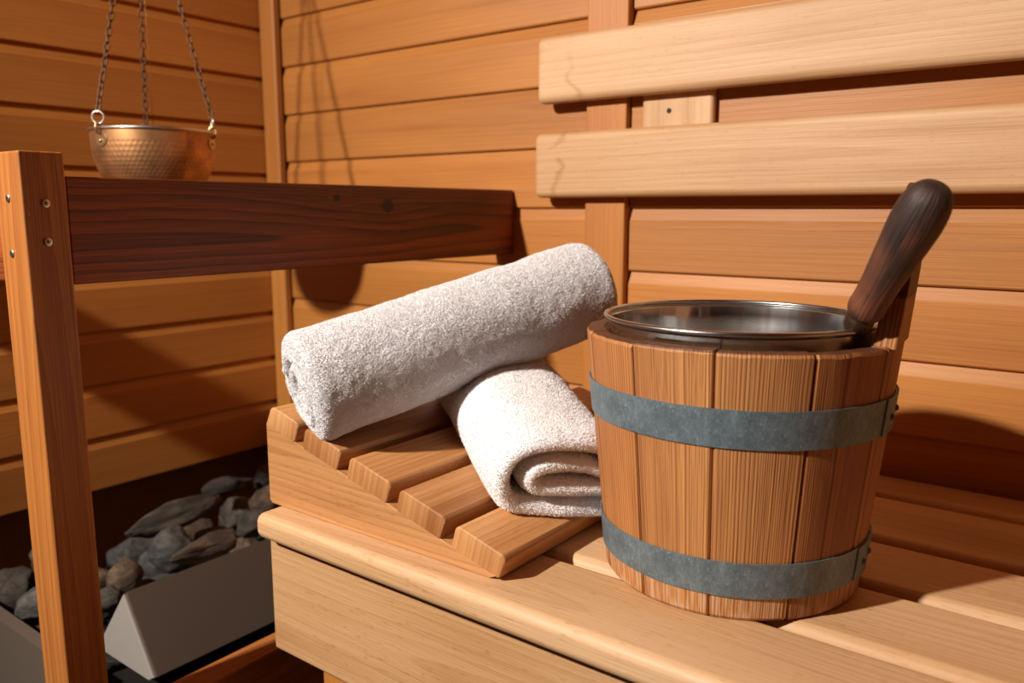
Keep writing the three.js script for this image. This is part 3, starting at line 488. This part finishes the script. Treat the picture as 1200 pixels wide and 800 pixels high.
  for (const [y0, y1, azEnd] of [[0.1625, 0.1965, 7], [0.0245, 0.0575, 9]]) {
    const hoop = new THREE.Group(); hoop.name = 'hoop'; bucket.add(hoop);
    const N = 200, span = 388, pos = [], uv = [], idx = [], t = 0.0012;
    for (let i = 0; i <= N; i++) { const a = azEnd - span + span * i / N, lift = a > azEnd - 30 ? t * 1.15 * sstep(azEnd - 31, azEnd - 28, a) : 0; // the outer end laps over the start
      for (const [y, e] of [[y0, 0], [y0, t], [y1, t], [y1, 0]]) { const R = radAt(y) + 0.0006 + lift + e + 0.0002 * n2(a * 0.1, y * 40); pos.push(Math.cos(a * D2R) * R, y + 0.0006 * n2(a * 0.04, 4), Math.sin(a * D2R) * R); uv.push(i / N * 1.4 * 2.2, (y - y0) / 0.034 * 0.3 + e * 10); } }
    for (let i = 0; i < N; i++) for (let k = 0; k < 4; k++) { const m = (k + 1) % 4, p = i * 4; idx.push(p + k, p + m, p + 4 + k, p + m, p + 4 + m, p + 4 + k); }
    idx.push(0, 2, 1, 0, 3, 2, N * 4, N * 4 + 1, N * 4 + 2, N * 4, N * 4 + 2, N * 4 + 3);
    let g = new THREE.BufferGeometry(); g.setAttribute('position', new THREE.Float32BufferAttribute(pos, 3)); g.setAttribute('uv', new THREE.Float32BufferAttribute(uv, 2)); g.setIndex(idx); g = toCreasedNormals(g.toNonIndexed(), 0.6);
    part(hoop, 'strip', g, MAT.zinc).userData.label = 'blue grey galvanised metal hoop';
    for (const da of [-7, -14]) { const a = (azEnd + da) * D2R, ym = (y0 + y1) / 2 + (da === -7 ? -0.002 : 0.003), R = radAt(ym) + 0.0024; const rv = part(hoop, 'rivet', new THREE.SphereGeometry(0.0036, 14, 10), MAT.rivet, [Math.cos(a) * R, ym, Math.sin(a) * R]); rv.scale.set(1, 1, 1); }
  }
}
// steel pan set into the bucket
const pan = group('steel_pan', 'round stainless steel pan set inside the wooden bucket', 'pan', [1.276, H + 0.055, 0.412]);
{
  const pts = [[0.0, 0.0], [0.09, 0.0], [0.1, 0.006], [0.1245, 0.197], [0.1262, 0.199]]; const inn = [[0.1228, 0.197], [0.0985, 0.008], [0.09, 0.002], [0, 0.002]];
  const prof = [...pts, ...inn].map((p) => new THREE.Vector2(...p)); const g = toCreasedNormals(new THREE.LatheGeometry(prof, 128), 0.5);
  part(pan, 'vessel', g, MAT.steel); const rim = new THREE.TorusGeometry(0.1278, 0.0026, 14, 128); rim.rotateX(Math.PI / 2); part(pan, 'rolled_rim', rim, MAT.steel, [0, 0.2015, 0]);
}
// ladle leaning on the rim
{
  const A = new THREE.Vector3(1.397, 0.262, 0.446), B = new THREE.Vector3(1.4605, 0.379, 0.497), ax = B.clone().sub(A), L = ax.length(); ax.normalize();
  const ladle = group('ladle', 'sauna ladle with dark turned wooden handle leaning in the bucket', 'ladle', [A.x, H + A.y, A.z]); const q = new THREE.Quaternion().setFromUnitVectors(new THREE.Vector3(0, 1, 0), ax);
  const prof = [[0.0, 0.0145], [0.0112, 0.0145], [0.0132, 0.0165], [0.014, 0.022], [0.0138, 0.034], [0.0142, 0.05], [0.0158, 0.075], [0.0175, 0.1], [0.0182, 0.116], [0.0174, 0.13], [0.0148, 0.141], [0.0095, 0.1485], [0.003, 0.151], [0, 0.1512]];
  const k = L / 0.1512, curve = new THREE.SplineCurve(prof.map((p) => new THREE.Vector2(p[0] * 1.1, p[1] * k))); const g = new THREE.LatheGeometry(curve.getPoints(70).map((p) => new THREE.Vector2(Math.max(0, p.x), p.y)), 40);
  part(ladle, 'handle', g, MAT.handle).quaternion.copy(q);
  const fg = new THREE.LatheGeometry([[0, -0.006], [0.0085, -0.006], [0.0112, -0.002], [0.0122, 0.006], [0.0122, 0.009], [0.0112, 0.0105], [0.0126, 0.0125], [0.0126, 0.015], [0.0115, 0.017], [0, 0.017]].map((p) => new THREE.Vector2(...p)), 32); part(ladle, 'ferrule', fg, MAT.ferrule).quaternion.copy(q);
  const foot = new THREE.Vector3(-0.095, -0.165, -0.06); const c = new THREE.QuadraticBezierCurve3(ax.clone().multiplyScalar(-0.006), ax.clone().multiplyScalar(-0.06), foot); part(ladle, 'rod', new THREE.TubeGeometry(c, 24, 0.0035, 10), MAT.steel);
  const cup = new THREE.LatheGeometry([[0, -0.026], [0.022, -0.024], [0.032, -0.01], [0.034, 0.004], [0.0325, 0.004], [0.03, -0.009], [0.021, -0.0225], [0, -0.0245]].map((p) => new THREE.Vector2(...p)), 40); part(ladle, 'scoop', cup, MAT.steel, [foot.x - 0.03, foot.y, foot.z]);
}
scene.traverse((o) => { if (o.isGroup && o.parent === scene) shade(o); else if (o.isMesh) { o.castShadow = true; o.receiveShadow = true; } });
lampGlobe.castShadow = false;
renderer.render(scene, camera);
